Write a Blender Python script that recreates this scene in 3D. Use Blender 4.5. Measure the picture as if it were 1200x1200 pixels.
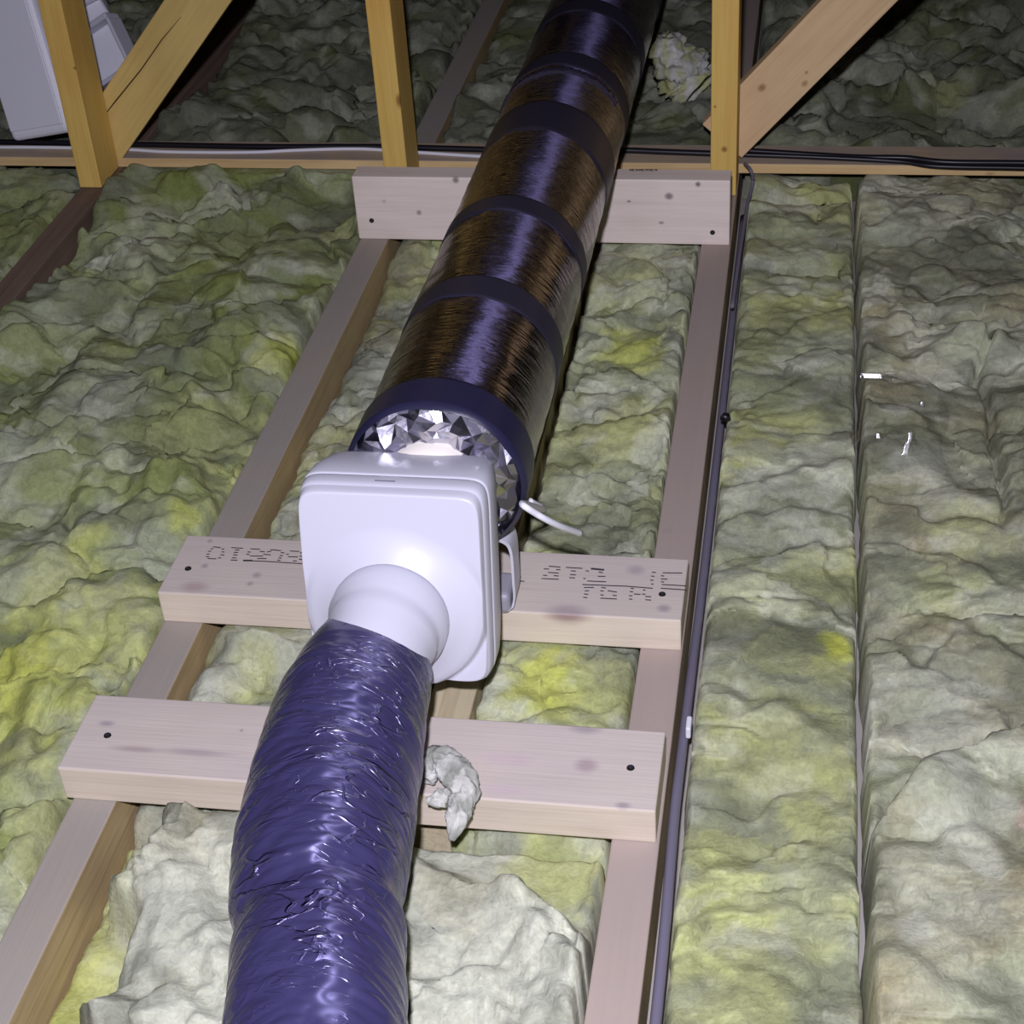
import bpy, bmesh, math, random
import numpy as np
from mathutils import Vector, Matrix

for o in list(bpy.data.objects): bpy.data.objects.remove(o, do_unlink=True)
S = bpy.context.scene
COL = S.collection
random.seed(4)

# ------------------------------------------------------------------ camera
CP = np.array([0.7698, -1.2116, 1.3004]); YAW, PITCH, ROLL, FPX = -0.20327, 0.618898, -0.0746354, 1953.09
_f = np.array([math.sin(YAW)*math.cos(PITCH), math.cos(YAW)*math.cos(PITCH), -math.sin(PITCH)])
_r0 = np.array([math.cos(YAW), -math.sin(YAW), 0.]); _u0 = np.cross(_r0, _f)
_c, _s = math.cos(ROLL), math.sin(ROLL)
_r, _u = _c*_r0+_s*_u0, -_s*_r0+_c*_u0
cam = bpy.data.cameras.new('camera'); camo = bpy.data.objects.new('camera', cam); COL.objects.link(camo)
M4 = Matrix(((_r[0], _u[0], -_f[0], CP[0]), (_r[1], _u[1], -_f[1], CP[1]), (_r[2], _u[2], -_f[2], CP[2]), (0, 0, 0, 1)))
camo.matrix_world = M4
cam.sensor_width = 36; cam.lens = FPX/1200*36; cam.clip_start = .02; cam.clip_end = 60
S.camera = camo

def ray(px, py):
    return _r*(px-600)/FPX-_u*(py-600)/FPX+_f
def at(px, py, ax=2, val=0.):          # photo pixel -> point on the plane axis=val
    d = ray(px, py); t = (val-CP[ax])/d[ax]
    return CP+t*d

# ------------------------------------------------------------------ world, lamp, exposure
w = bpy.data.worlds.new('world'); S.world = w; w.use_nodes = True
w.node_tree.nodes['Background'].inputs[0].default_value = (.20, .22, .30, 1)
w.node_tree.nodes['Background'].inputs[1].default_value = .02
ld = bpy.data.lights.new('head_torch', 'SPOT'); ld.energy = 235; ld.color = (.83, .81, 1.0)
ld.spot_size = math.radians(130); ld.spot_blend = 1.0; ld.shadow_soft_size = .022
lo = bpy.data.objects.new('head_torch', ld); COL.objects.link(lo)
lo.location = (CP[0]-.025, CP[1]-.02, CP[2]+.20)
lo.rotation_euler = (Vector((.45, -.15, 0))-lo.location).to_track_quat('-Z', 'Y').to_euler()
S.view_settings.view_transform = 'Standard'; S.view_settings.look = 'None'
S.view_settings.exposure = 0.0; S.view_settings.gamma = 1.0; S.view_settings.use_curve_mapping = False

# ------------------------------------------------------------------ helpers
def lin(r, g, b):
    f = lambda c: (c/255/12.92) if c/255 <= .04045 else ((c/255+.055)/1.055)**2.4
    return (f(r), f(g), f(b), 1)
def tag(o, label=None, cat=None, group=None, kind=None):
    if label: o['label'] = label
    if cat: o['category'] = cat
    if group: o['group'] = group
    if kind: o['kind'] = kind
    return o
def empty(name, loc=(0, 0, 0)):
    o = bpy.data.objects.new(name, None); o.location = loc; o.empty_display_size = .05; COL.objects.link(o); return o
def link(name, me, mat=None, parent=None, loc=(0, 0, 0), smooth=False):
    o = bpy.data.objects.new(name, me); COL.objects.link(o)
    if mat and not me.materials: me.materials.append(mat)
    if smooth:
        me.polygons.foreach_set('use_smooth', [True]*len(me.polygons))
    o.location = loc
    if parent:
        o.parent = parent
        o.location = Vector(loc)-parent.location
    return o
def mesh_of(bm, name='m'):
    me = bpy.data.meshes.new(name); bm.to_mesh(me); bm.free(); return me
def box_mesh(sx, sy, sz, bev=.0015, seg=2):
    bm = bmesh.new(); bmesh.ops.create_cube(bm, size=1)
    for v in bm.verts: v.co = Vector((v.co.x*sx, v.co.y*sy, v.co.z*sz))
    if bev: bmesh.ops.bevel(bm, geom=list(bm.edges), offset=bev, segments=seg, affect='EDGES', profile=.5)
    return mesh_of(bm)
def box(name, lo_, hi_, mat, parent=None, bev=.0015):
    lo_, hi_ = np.array(lo_, float), np.array(hi_, float)
    return link(name, box_mesh(*(hi_-lo_), bev), mat, parent, tuple((lo_+hi_)/2))
def grid_faces(nu, nv, closed_u=False):
    i = np.arange(nu if closed_u else nu-1); j = np.arange(nv-1)
    I, J = np.meshgrid(i, j, indexing='ij'); I2 = (I+1) % nu
    return np.stack([I*nv+J, I2*nv+J, I2*nv+J+1, I*nv+J+1], -1).reshape(-1, 4)
def mesh_np(V, F, smooth=True, name='m'):
    me = bpy.data.meshes.new(name)
    V = np.ascontiguousarray(V, dtype=np.float32); F = np.ascontiguousarray(F, dtype=np.int32)
    me.vertices.add(len(V)); me.vertices.foreach_set('co', V.ravel())
    me.loops.add(F.size); me.loops.foreach_set('vertex_index', F.ravel())
    me.polygons.add(len(F)); me.polygons.foreach_set('loop_start', np.arange(len(F), dtype=np.int32)*4)
    me.polygons.foreach_set('loop_total', np.full(len(F), 4, np.int32)) if False else None
    me.update(calc_edges=True)
    if smooth: me.polygons.foreach_set('use_smooth', np.ones(len(F), bool))
    return me
def catmull(P, n):
    P = np.array(P, float); P = np.vstack([2*P[0]-P[1], P, 2*P[-1]-P[-2]])
    out = []
    for i in range(1, len(P)-2):
        for t in np.linspace(0, 1, n, endpoint=False):
            a, b, c, d = P[i-1], P[i], P[i+1], P[i+2]
            out.append(.5*((2*b)+(-a+c)*t+(2*a-5*b+4*c-d)*t*t+(-a+3*b-3*c+d)*t**3))
    out.append(P[-2]); return np.array(out)
def frames(C):
    T = np.gradient(C, axis=0); T /= np.linalg.norm(T, axis=1)[:, None]
    up = np.array([0, 0, 1.]); N = np.cross(T, up); N /= np.linalg.norm(N, axis=1)[:, None]+1e-9
    B = np.cross(N, T); return T, N, B            # N = side, B = up
def tube(C, rad, na=12, radfun=None, caps=True):
    C = np.array(C, float); T, N, B = frames(C); n = len(C)
    a = np.linspace(0, 2*np.pi, na, endpoint=False)
    rr = np.broadcast_to(np.asarray(rad, float).reshape(-1, 1), (n, na)) if radfun is None else radfun(a)
    V = C[:, None, :]+rr[..., None]*(np.cos(a)[None, :, None]*N[:, None, :]+np.sin(a)[None, :, None]*B[:, None, :])
    F = []
    V = V.transpose(1, 0, 2).reshape(-1, 3)       # index a*n + i
    F = grid_faces(na, n, True)
    if caps:
        k = len(V); V = np.vstack([V, C[0], C[-1]])
        e = []
        for q in range(0, na):
            q2 = (q+1) % na
            e.append([q2*n, q*n, k, k]); e.append([q*n+n-1, q2*n+n-1, k+1, k+1])
        me = bpy.data.meshes.new('m')
        me.from_pydata(V.tolist(), [], [list(f) for f in F]+[f[:3] for f in e]); me.update()
        me.polygons.foreach_set('use_smooth', [True]*len(me.polygons)); return me
    return mesh_np(V, F)
def cable(name, pts, r, mat, n=10, parent=None, na=10):
    return link(name, tube(catmull(pts, n), r, na), mat, parent)

# ---- numpy noise
def _h(ix, iy, s):
    h = (ix.astype(np.int64)*374761393+iy.astype(np.int64)*668265263+s*982451653) & 0xffffffff
    h = ((h ^ (h >> 13))*1274126177) & 0xffffffff
    h = ((h ^ (h >> 16))*2246822519) & 0xffffffff
    return ((h ^ (h >> 15)) & 0xffffff)/float(0x1000000)
def gn(x, y, s=0):
    ix, iy = np.floor(x), np.floor(y); fx, fy = x-ix, y-iy
    ux, uy = fx*fx*fx*(fx*(fx*6-15)+10), fy*fy*fy*(fy*(fy*6-15)+10)
    def g(dx, dy):
        a = _h(ix+dx, iy+dy, s)*2*np.pi
        return np.cos(a)*(fx-dx)+np.sin(a)*(fy-dy)
    a, b, c, d = g(0, 0), g(1, 0), g(0, 1), g(1, 1)
    return 1.5*((a*(1-ux)+b*ux)*(1-uy)+(c*(1-ux)+d*ux)*uy)
def fbm(x, y, o=4, s=0):
    t, a = 0, 1.
    for k in range(o): t = t+a*gn(x*2**k+17*k, y*2**k-9*k, s+k); a *= .5
    return t
def worley(x, y, s=0):
    ix, iy = np.floor(x), np.floor(y)
    f1 = np.full(x.shape, 9.); f2 = np.full(x.shape, 9.); cid = np.zeros(x.shape); tx = np.zeros(x.shape); ty = np.zeros(x.shape)
    for dx in (-1, 0, 1):
        for dy in (-1, 0, 1):
            cx, cy = ix+dx, iy+dy
            px = cx+.1+.8*_h(cx, cy, s); py = cy+.1+.8*_h(cx, cy, s+1)
            d = np.hypot(x-px, y-py); m = d < f1
            f2 = np.where(m, f1, np.minimum(f2, d)); cid = np.where(m, _h(cx, cy, s+2), cid)
            tx = np.where(m, x-px, tx); ty = np.where(m, y-py, ty); f1 = np.minimum(f1, d)
    return f1, f2, cid, tx, ty
def sstep(a, b, x):
    t = np.clip((x-a)/(b-a), 0, 1); return t*t*(3-2*t)

# ---- materials
def new_mat(name):
    m = bpy.data.materials.new(name); m.use_nodes = True
    nt = m.node_tree; return m, nt, nt.nodes['Principled BSDF']
def N(nt, t, **k):
    n = nt.nodes.new(t)
    for a, v in k.items(): setattr(n, a, v)
    return n
def plain(name, col, rough=.5, metal=0., bump=None, spec=None, coat=0.):
    m, nt, b = new_mat(name)
    b.inputs['Base Color'].default_value = col; b.inputs['Roughness'].default_value = rough; b.inputs['Metallic'].default_value = metal
    if spec is not None: b.inputs['Specular IOR Level'].default_value = spec
    if coat: b.inputs['Coat Weight'].default_value = coat; b.inputs['Coat Roughness'].default_value = .1
    if bump:
        sc, st, dist = bump
        tc = N(nt, 'ShaderNodeTexCoord'); mp = N(nt, 'ShaderNodeMapping'); mp.inputs['Scale'].default_value = sc
        nz = N(nt, 'ShaderNodeTexNoise'); nz.inputs['Scale'].default_value = 1; nz.inputs['Detail'].default_value = 4
        bp = N(nt, 'ShaderNodeBump'); bp.inputs['Strength'].default_value = st; bp.inputs['Distance'].default_value = dist
        L = nt.links.new
        L(tc.outputs['Object'], mp.inputs[0]); L(mp.outputs[0], nz.inputs['Vector']); L(nz.outputs['Fac'], bp.inputs['Height']); L(bp.outputs[0], b.inputs['Normal'])
    return m
def wood(name, light, dark, axis=0, seed=0., knots=(), rough=.75, grain=1., grime=None):
    """pine: streaks along the long axis, cloudy tone, round knots at given object-space spots"""
    m, nt, b = new_mat(name); L = nt.links.new
    tc = N(nt, 'ShaderNodeTexCoord')
    def noise(sc, det, dist=0.):
        mp = N(nt, 'ShaderNodeMapping'); mp.inputs['Scale'].default_value = sc; mp.inputs['Location'].default_value = (seed, seed*1.7, seed*.6)
        nz = N(nt, 'ShaderNodeTexNoise'); nz.inputs['Scale'].default_value = 1; nz.inputs['Detail'].default_value = det; nz.inputs['Distortion'].default_value = dist
        L(tc.outputs['Object'], mp.inputs[0]); L(mp.outputs[0], nz.inputs['Vector']); return nz
    s1 = [70.]*3; s1[axis] = 2.2; s2 = [260.]*3; s2[axis] = 9; s3 = [9.]*3; s3[axis] = 4
    n1, n2, n3 = noise(s1, 3, .6), noise(s2, 2), noise(s3, 3)
    def mix(a, bcol, fac, lo_, hi_, amt):
        mr = N(nt, 'ShaderNodeMapRange'); mr.inputs[1].default_value = lo_; mr.inputs[2].default_value = hi_; mr.inputs[4].default_value = amt
        L(fac, mr.inputs[0])
        mx = N(nt, 'ShaderNodeMix', data_type='RGBA'); L(mr.outputs[0], mx.inputs[0])
        if isinstance(a, tuple): mx.inputs[6].default_value = a
        else: L(a, mx.inputs[6])
        mx.inputs[7].default_value = bcol; return mx.outputs[2]
    c = mix(light, dark, n1.outputs['Fac'], .45, .75, .75*grain)
    c = mix(c, tuple(x*.7 for x in dark[:3])+(1,), n2.outputs['Fac'], .5, .8, .35*grain)
    c = mix(c, grime or tuple(x*.8 for x in dark[:3])+(1,), n3.outputs['Fac'], .5, .75, .45)
    for k in knots:
        x, y, z, r = k[:4]; el = k[4] if len(k) > 4 else 1.5; kc = k[5] if len(k) > 5 else lin(120, 90, 78)
        mp = N(nt, 'ShaderNodeMapping'); sc = [1/r]*3; sc[axis] = 1/(r*el)
        mp.inputs['Location'].default_value = (-x*sc[0], -y*sc[1], -z*sc[2]); mp.inputs['Scale'].default_value = sc
        ln = N(nt, 'ShaderNodeVectorMath', operation='LENGTH'); L(tc.outputs['Object'], mp.inputs[0]); L(mp.outputs[0], ln.inputs[0])
        ad = N(nt, 'ShaderNodeMath', operation='MULTIPLY_ADD'); L(n1.outputs['Fac'], ad.inputs[0]); ad.inputs[1].default_value = .5; L(ln.outputs['Value'], ad.inputs[2])
        mr = N(nt, 'ShaderNodeMapRange'); mr.interpolation_type = 'SMOOTHSTEP'
        mr.inputs[1].default_value = 1.4; mr.inputs[2].default_value = .45; mr.inputs[4].default_value = .88
        L(ad.outputs[0], mr.inputs[0]); mx = N(nt, 'ShaderNodeMix', data_type='RGBA'); L(mr.outputs[0], mx.inputs[0]); L(c, mx.inputs[6]); mx.inputs[7].default_value = kc
        c = mx.outputs[2]
    L(c, b.inputs['Base Color']); b.inputs['Roughness'].default_value = rough; b.inputs['Specular IOR Level'].default_value = .3
    bp = N(nt, 'ShaderNodeBump'); bp.inputs['Strength'].default_value = .35; bp.inputs['Distance'].default_value = .001
    L(n2.outputs['Fac'], bp.inputs['Height']); L(bp.outputs[0], b.inputs['Normal'])
    return m

def grey_top(m, col, amt, low=.55):
    """greys the upward faces, thinner in cloudy patches; loft dust on joists and rail"""
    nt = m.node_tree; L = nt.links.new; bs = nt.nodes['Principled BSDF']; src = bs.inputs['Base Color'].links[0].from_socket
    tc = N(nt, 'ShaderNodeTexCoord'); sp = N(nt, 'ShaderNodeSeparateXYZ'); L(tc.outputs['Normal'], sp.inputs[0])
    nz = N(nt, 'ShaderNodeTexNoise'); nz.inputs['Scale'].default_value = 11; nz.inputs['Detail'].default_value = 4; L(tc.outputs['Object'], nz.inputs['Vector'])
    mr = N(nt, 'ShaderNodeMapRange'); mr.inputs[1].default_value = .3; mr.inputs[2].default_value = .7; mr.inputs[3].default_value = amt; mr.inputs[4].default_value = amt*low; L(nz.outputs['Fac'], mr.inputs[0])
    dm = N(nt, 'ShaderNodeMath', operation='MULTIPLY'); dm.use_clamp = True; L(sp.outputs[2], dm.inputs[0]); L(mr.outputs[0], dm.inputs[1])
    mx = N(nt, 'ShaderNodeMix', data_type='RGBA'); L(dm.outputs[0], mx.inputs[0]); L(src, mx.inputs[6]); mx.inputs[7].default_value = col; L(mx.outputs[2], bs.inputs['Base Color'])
PALE_L, PALE_D = lin(218, 205, 182), lin(196, 180, 154)
M = {}
M['screw'] = plain('screw_steel', lin(60, 58, 60), .4, .8)
M['ink'] = plain('printing_ink', lin(58, 52, 62), .8)
M['white_plastic'] = plain('white_plastic', lin(202, 202, 210), .38)
M['cable_white'] = plain('cable_white', lin(225, 225, 228), .45)
M['cable_black'] = plain('cable_black', lin(24, 22, 28), .4)
M['cable_grey'] = plain('cable_grey', lin(112, 108, 122), .5)
M['felt'] = plain('roof_felt', lin(46, 42, 42), .9, bump=((30, 30, 30), .3, .004))
M['plaster'] = plain('plasterboard', lin(160, 155, 145), .9)
M['block'] = plain('blockwork', lin(120, 112, 104), .95, bump=((20, 20, 20), .5, .01))
TRUSS_L, TRUSS_D = lin(230, 194, 104), lin(204, 158, 70)

# ------------------------------------------------------------------ setting: plasterboard below, roof above
YE, TAN, YR = 4.4, math.tan(math.radians(35)), -1.1
def roof_z(y): return (YE-y)*TAN if y >= YR else (y-(2*YR-YE))*TAN
tag(box('floor', (-3.6, -6.4, -.1175), (4.2, 4.2, -.0985), M['plaster'], bev=0), kind='structure')
def slab(name, y0, y1, mat, x0=-3.6, x1=4.2, th=.02, dz=0.):
    z0, z1 = roof_z(y0)+dz, roof_z(y1)+dz
    V = [(x0, y0, z0), (x1, y0, z0), (x1, y1, z1), (x0, y1, z1)]; V += [(x, y, z+th) for x, y, z in V]
    me = bpy.data.meshes.new(name); me.from_pydata(V, [], [(3, 2, 1, 0), (4, 5, 6, 7), (0, 1, 5, 4), (1, 2, 6, 5), (2, 3, 7, 6), (3, 0, 4, 7)]); me.update()
    return link(name, me, mat)
ceil = tag(slab('ceiling', YR, 4.2, M['felt']), kind='structure')
ceil2 = tag(slab('ceiling', 2*YR-4.2, YR, M['felt']), kind='structure')
def gable(name, x):
    V = []
    for xx in (x, x+.1): V += [(xx, -6.4, -.1), (xx, 4.2, -.1), (xx, 4.2, roof_z(4.2)), (xx, YR, roof_z(YR)), (xx, -6.4, roof_z(-6.4))]
    me = bpy.data.meshes.new(name); me.from_pydata(V, [], [(0, 1, 2, 3, 4), (9, 8, 7, 6, 5)]+[(i, (i+1) % 5, (i+1) % 5+5, i+5) for i in range(5)]); me.update()
    return tag(link(name, me, M['block']), kind='structure')
gable('wall_left', -3.7); gable('wall_right', 4.2)
tag(box('wall_back', (-3.6, 4.2, -.1), (4.2, 4.3, .2), M['block'], bev=0), kind='structure')
tag(box('wall_front', (-3.6, -6.5, -.1), (4.2, -6.4, .2), M['block'], bev=0), kind='structure')
mr_ = wood('rafter_timber', lin(222, 190, 132), lin(188, 150, 98), 1, 3.)
for i, x in enumerate((-2.4, -1.8, -1.2, -.6, 0, .6, 1.2, 1.8, 2.4)):
    for c_, (ya, yb) in ((ceil, (YR, 4.15)), (ceil2, (2*YR-4.15, YR))):
        th = .097
        V = [(x, ya, roof_z(ya)-.001), (x+.045, ya, roof_z(ya)-.001), (x+.045, yb, roof_z(yb)-.001), (x, yb, roof_z(yb)-.001)]
        V += [(a, b, c-th-.02) for a, b, c in V]
        me = bpy.data.meshes.new('rafter'); me.from_pydata(V, [], [(0, 1, 2, 3), (7, 6, 5, 4), (0, 4, 5, 1), (1, 5, 6, 2), (2, 6, 7, 3), (3, 7, 4, 0)]); me.update()
        link('rafter', me, mr_, c_)

# ------------------------------------------------------------------ joists
JW = .0505
def joist(x, y0, y1, label, light, dark, seed, w_=JW, ztop=0., h=.097, knots=(), name='ceiling_joist', grime=None, dust=None):
    c = np.array((x+w_/2, (y0+y1)/2, ztop-h/2))
    m = wood('joist_timber', light, dark, 1, seed, [(k[0]-c[0], k[1]-c[1], ztop-c[2], k[2])+tuple(k[3:]) for k in knots], grime=grime)
    if dust: grey_top(m, dust, .97, .84)
    return tag(box(name, (x, y0, ztop-h), (x+w_, y1, ztop), m, bev=.002), label, 'joist')
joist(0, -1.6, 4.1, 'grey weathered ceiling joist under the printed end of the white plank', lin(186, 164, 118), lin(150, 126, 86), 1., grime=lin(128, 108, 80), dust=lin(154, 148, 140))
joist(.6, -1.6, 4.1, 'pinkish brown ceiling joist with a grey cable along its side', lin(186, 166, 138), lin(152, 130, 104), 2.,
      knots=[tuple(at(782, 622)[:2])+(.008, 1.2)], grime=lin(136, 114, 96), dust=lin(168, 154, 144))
joist(-.6, -1.2, 4.1, 'dark brown ceiling joist half buried in insulation at the cracked brace', lin(126, 106, 90), lin(98, 78, 64), 5.)
joist(1.2, -1.6, 4.1, 'ceiling joist buried under the insulation', lin(186, 160, 140), lin(150, 120, 105), 6., ztop=-.045, h=.052)
joist(.364, .035, 1.3, 'short pale timber bearer running under the white fan', lin(196, 184, 150), lin(166, 150, 116), 7., w_=.052, ztop=-.002, h=.093, name='timber_bearer')

# ------------------------------------------------------------------ support planks
PT, PW = .047, .12
def stroke_mesh(segs, axis_n, thick, to3):
    """thin raised ink dashes; segs in photo pixels mapped by to3 onto the board"""
    V, F = [], []
    for s in segs:
        a, b = Vector(to3(s[0], s[1])), Vector(to3(s[2], s[3])); t = (s[4] if len(s) > 4 else 1.)*thick
        d = (b-a); d = d.normalized() if d.length > 1e-6 else Vector((1, 0, 0)); sd = d.cross(axis_n)*t
        d = d*t*.6; k = len(V); up = axis_n*.0003
        V += [a-sd-d+up, a+sd-d+up, b+sd+d+up, b-sd+d+up]; F.append((k, k+1, k+2, k+3) if (sd.cross(d)).dot(axis_n) > 0 else (k+3, k+2, k+1, k))
    me = bpy.data.meshes.new('ink'); me.from_pydata([tuple(v) for v in V], [], F); me.update(); return me
def screw(parent, loc, axis):
    bm = bmesh.new()
    bmesh.ops.create_cone(bm, cap_ends=True, segments=20, radius1=.0046, radius2=.0040, depth=.0016)
    me = mesh_of(bm); o = link('screw', me, M['screw'], parent, loc)
    if axis == 1: o.rotation_euler = (math.pi/2, 0, 0)
    bm = bmesh.new()
    for a in (0, math.pi/2):
        r = bmesh.ops.create_cube(bm, size=1)['verts']
        for v in r: v.co = Matrix.Rotation(a+.5, 3, 'Z') @ Vector((v.co.x*.0055, v.co.y*.0011, v.co.z*.0006))
    s = bpy.data.objects.new('cross_slot', mesh_of(bm)); s.data.materials.append(M['ink']); COL.objects.link(s); s.parent = o; s.location = (0, 0, .0009)
    return o
def plank(name, lo_, hi_, label, seed, knots, light=PALE_L, dark=PALE_D):
    lo_, hi_ = np.array(lo_), np.array(hi_); c = (lo_+hi_)/2
    m = wood('plank_pine', light, dark, 0, seed, [tuple(np.array(k[:3])-c)+tuple(k[3:]) for k in knots], rough=.6, grain=.55, grime=lin(190, 174, 154))
    if hi_[2]-lo_[2] < .1: grey_top(m, lin(184, 176, 174), .62, .7)  # flat planks: upward faces greyer than the pine on their sides
    e = empty(name, (c[0], c[1], lo_[2])); link('board', box_mesh(*(hi_-lo_), .002), m, e, tuple(c))
    return tag(e, label, 'plank', 'support planks across the joists')
top = lambda x, y: at(x, y, 2, PT)
def kt(x, y, r, el=1.5, col=None): return tuple(top(x, y))+(r, el)+((col,) if col else ())
BR, GY, PK = lin(158, 134, 122), lin(126, 114, 112), lin(208, 184, 178)
pk_front = plank('support_plank', (-.008, .0, 0), (.647, PW, PT), 'pale pine plank with brown streaks lying under the dark blue duct', 11.,
      [kt(687, 897, .014, 1.1, lin(150, 118, 118)), kt(730, 944, .006, 1.8, GY), kt(686, 852, .014, 1.6, lin(140, 122, 122)), kt(125, 848, .006, 2, GY),
       kt(230, 882, .007, 7, BR), kt(330, 900, .005, 8, BR), kt(595, 890, .016, 2.2, PK), kt(590, 925, .010, 4, PK), kt(283, 856, .003, 1, GY), kt(160, 878, .006, 6, BR)])
for q in ((126, 862), (739, 900)): screw(pk_front, tuple(top(*q)+np.array((0, 0, .0003))), 2)
pk_mid = plank('support_plank', (.0, .31, 0), (.649, .31+PW, PT), 'pale pine plank with printed marks lying under the white fan', 14.,
      [kt(665, 717, .018, 1.7, lin(150, 124, 120)), kt(673, 726, .005, 1, lin(100, 74, 66)), kt(778, 713, .009, 1.2, lin(140, 120, 122)), kt(745, 668, .012, 1.2, lin(160, 140, 142)),
       kt(228, 688, .014, 1.6, lin(168, 136, 118)), kt(240, 663, .006, 1, GY), kt(301, 674, .007, 1.1, lin(140, 122, 118)), kt(293, 684, .006, 1, lin(150, 132, 128)), kt(246, 634, .005, 1, GY)])
for q in ((220.5, 666.5), (776, 696.5)): screw(pk_mid, tuple(top(*q)+np.array((0, 0, .0003))), 2)
A_ = [(355,148,410,155),(335,165,350,162),(312,186,332,184),(300,210,320,208),(296,230,316,230),(310,245,375,248),(425,165,440,168),(425,190,442,192),(415,214,440,217),(395,240,415,240),
 (505,155,595,160),(535,175,565,175),(525,195,555,195),(520,215,550,217),(510,238,540,240),(500,258,550,260),
 (665,165,735,168),(640,190,658,193),(630,210,650,213),(660,225,760,225),(740,185,775,190),(770,210,825,215),(720,245,790,245),(605,262,670,262,1.6),
 (800,190,830,185),(830,172,910,180),(915,195,938,200),(905,220,925,222),(895,240,915,242),(885,258,905,262),
 (990,183,1060,187),(960,210,975,212),(975,230,1050,232),(1075,195,1095,205),(1070,225,1095,228),(1065,250,1090,255),(1015,265,1040,265),
 (605,262,800,270),(800,270,1085,288)]
B_ = [(280,150,345,155),(250,165,275,168),(325,170,345,172),(275,188,335,192),(245,205,265,207),(310,207,335,210),(235,225,335,230),
 (385,157,480,163),(415,178,440,180),(410,200,440,203),(405,220,435,222),
 (540,165,610,172,1.8),(505,178,520,180),(585,185,605,190),(580,212,620,212),(490,225,500,226),(515,240,625,245),
 (910,187,930,188),(905,210,920,212),(900,235,915,236),(905,258,915,260),
 (975,190,1090,192),(965,208,980,210),(965,228,1000,230),(965,245,980,247),(970,262,1115,270),
 (485,262,750,272),(750,272,910,285),(965,285,1115,295),
 (495,280,550,280),(500,300,520,300),(495,320,515,322),(490,340,510,342),
 (600,280,625,283),(595,300,610,302),(640,300,690,308),(595,325,610,327),(670,328,690,330),(595,345,690,350),
 (780,285,795,287),(775,305,790,307),(800,320,835,322),(770,350,785,352),(770,330,785,332),
 (855,295,865,297),(850,320,865,322),(870,335,900,337),(870,355,900,357),(60,213,105,215),(70,238,125,242)]
segsA = [(200+s[0]/7.06, 620+s[1]/7.06, 200+s[2]/7.06, 620+s[3]/7.06)+tuple(s[4:]) for s in A_]
segsB = [(590+s[0]/5.217, 635+s[1]/5.217, 590+s[2]/5.217, 635+s[3]/5.217)+tuple(s[4:]) for s in B_]
for sg in (segsA, segsB[:-2], segsB[-2:]):
    mk = link('printed_marking', stroke_mesh(sg, Vector((0, 0, 1)), .0010, top), M['ink'], pk_mid); mk['label'] = 'dark dashed dot-matrix digits'; mk['kind'] = 'stuff'
BH = .1185
frt = lambda x, y: at(x, y, 1, 1.376)
def kf(x, y, r, el=1.3, col=None): return tuple(frt(x, y))+(r, el, col or GY)
pk_back = plank('support_plank', (-.002, 1.376, 0), (.648, 1.42, BH), 'pale pine plank standing on edge against the roof posts', 17., light=lin(236, 222, 208), dark=lin(214, 196, 180), knots=  # paler pine: brightness of the torch-facing side put into the colour
      [kf(534, 211, .008, .9), kf(450, 236, .005, 1, PK), kf(491, 249, .006, 1, BR), kf(784, 230, .008, 1.1), kf(818, 216, .006, 1, lin(110, 90, 90)), kf(737, 236, .003, 1.6), kf(775, 261, .004, 1.6, BR)])
for q in ((435.5, 258.5), (835, 272.5)): screw(pk_back, tuple(frt(*q)-np.array((0, .0003, 0))), 1)
topb = lambda x, y: at(x, y, 2, BH)
st = []
for k in range(9):
    x = 738+k*3.7; st += [(x, 198.4, x+2.6, 200.2), (x+2.6, 198.4, x, 200.2)] if k % 3 != 1 else [(x, 198.4, x, 200.4), (x, 198.4, x+2.5, 198.6), (x, 200.4, x+2.5, 200.4)]
mk = link('printed_marking', stroke_mesh(st, Vector((0, 0, 1)), .0009, topb), M['ink'], pk_back); mk['label'] = 'small dark grade stamp on the top edge'

# ------------------------------------------------------------------ binder rail, posts, braces
mb = wood('binder_timber', lin(226, 196, 140), lin(198, 162, 104), 0, 21., [tuple(at(1160, 204, 1, 1.668)-np.array((.2, 1.715, .009)))+(.007, 2., lin(120, 90, 66))])
grey_top(mb, lin(150, 143, 142), .8)
tag(box('binder_rail', (-2.6, 1.668, .0), (3.0, 1.752, .019), mb, bev=.0015), 'flat timber rail laid across the joists carrying the cables', 'rail')
def post(x, y0, y1, label, seed, knots=(), w_=.044, z0=.0):
    y0z = roof_z(y1)-.1
    c = np.array((x+w_/2, (y0+y1)/2, (z0+y0z)/2))
    m = wood('post_timber', TRUSS_L, TRUSS_D, 2, seed, [tuple(np.array(k[:3])-c)+tuple(k[3:]) for k in knots], rough=.6, grain=.6, grime=lin(208, 150, 70))
    return tag(box('roof_post', (x, y0, z0), (x+w_, y1, y0z), m, bev=.002), label, 'post', 'yellow roof posts behind the planks')
PY0, PY1 = 1.57, 1.666
fp = lambda x, y, r, el=1.2, c=lin(140, 96, 44): tuple(at(x, y, 1, PY0))+(r, el, c)
post(-.6, PY0, PY1, 'yellow roof post beside the cracked brace and the white tank', 31., [fp(88, 80, .004, 1)], z0=.001)
post(.004, PY0, PY1, 'yellow roof post standing behind the upright plank without a brace', 33., [fp(468, 118, .008, 2)], z0=.001)
post(.603, PY0, PY1, 'yellow roof post with a brace of pale knotty timber nailed behind', 35., [fp(849, 175, .007, 1), fp(838, 125, .003, 1)], w_=.046, z0=.001)
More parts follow.
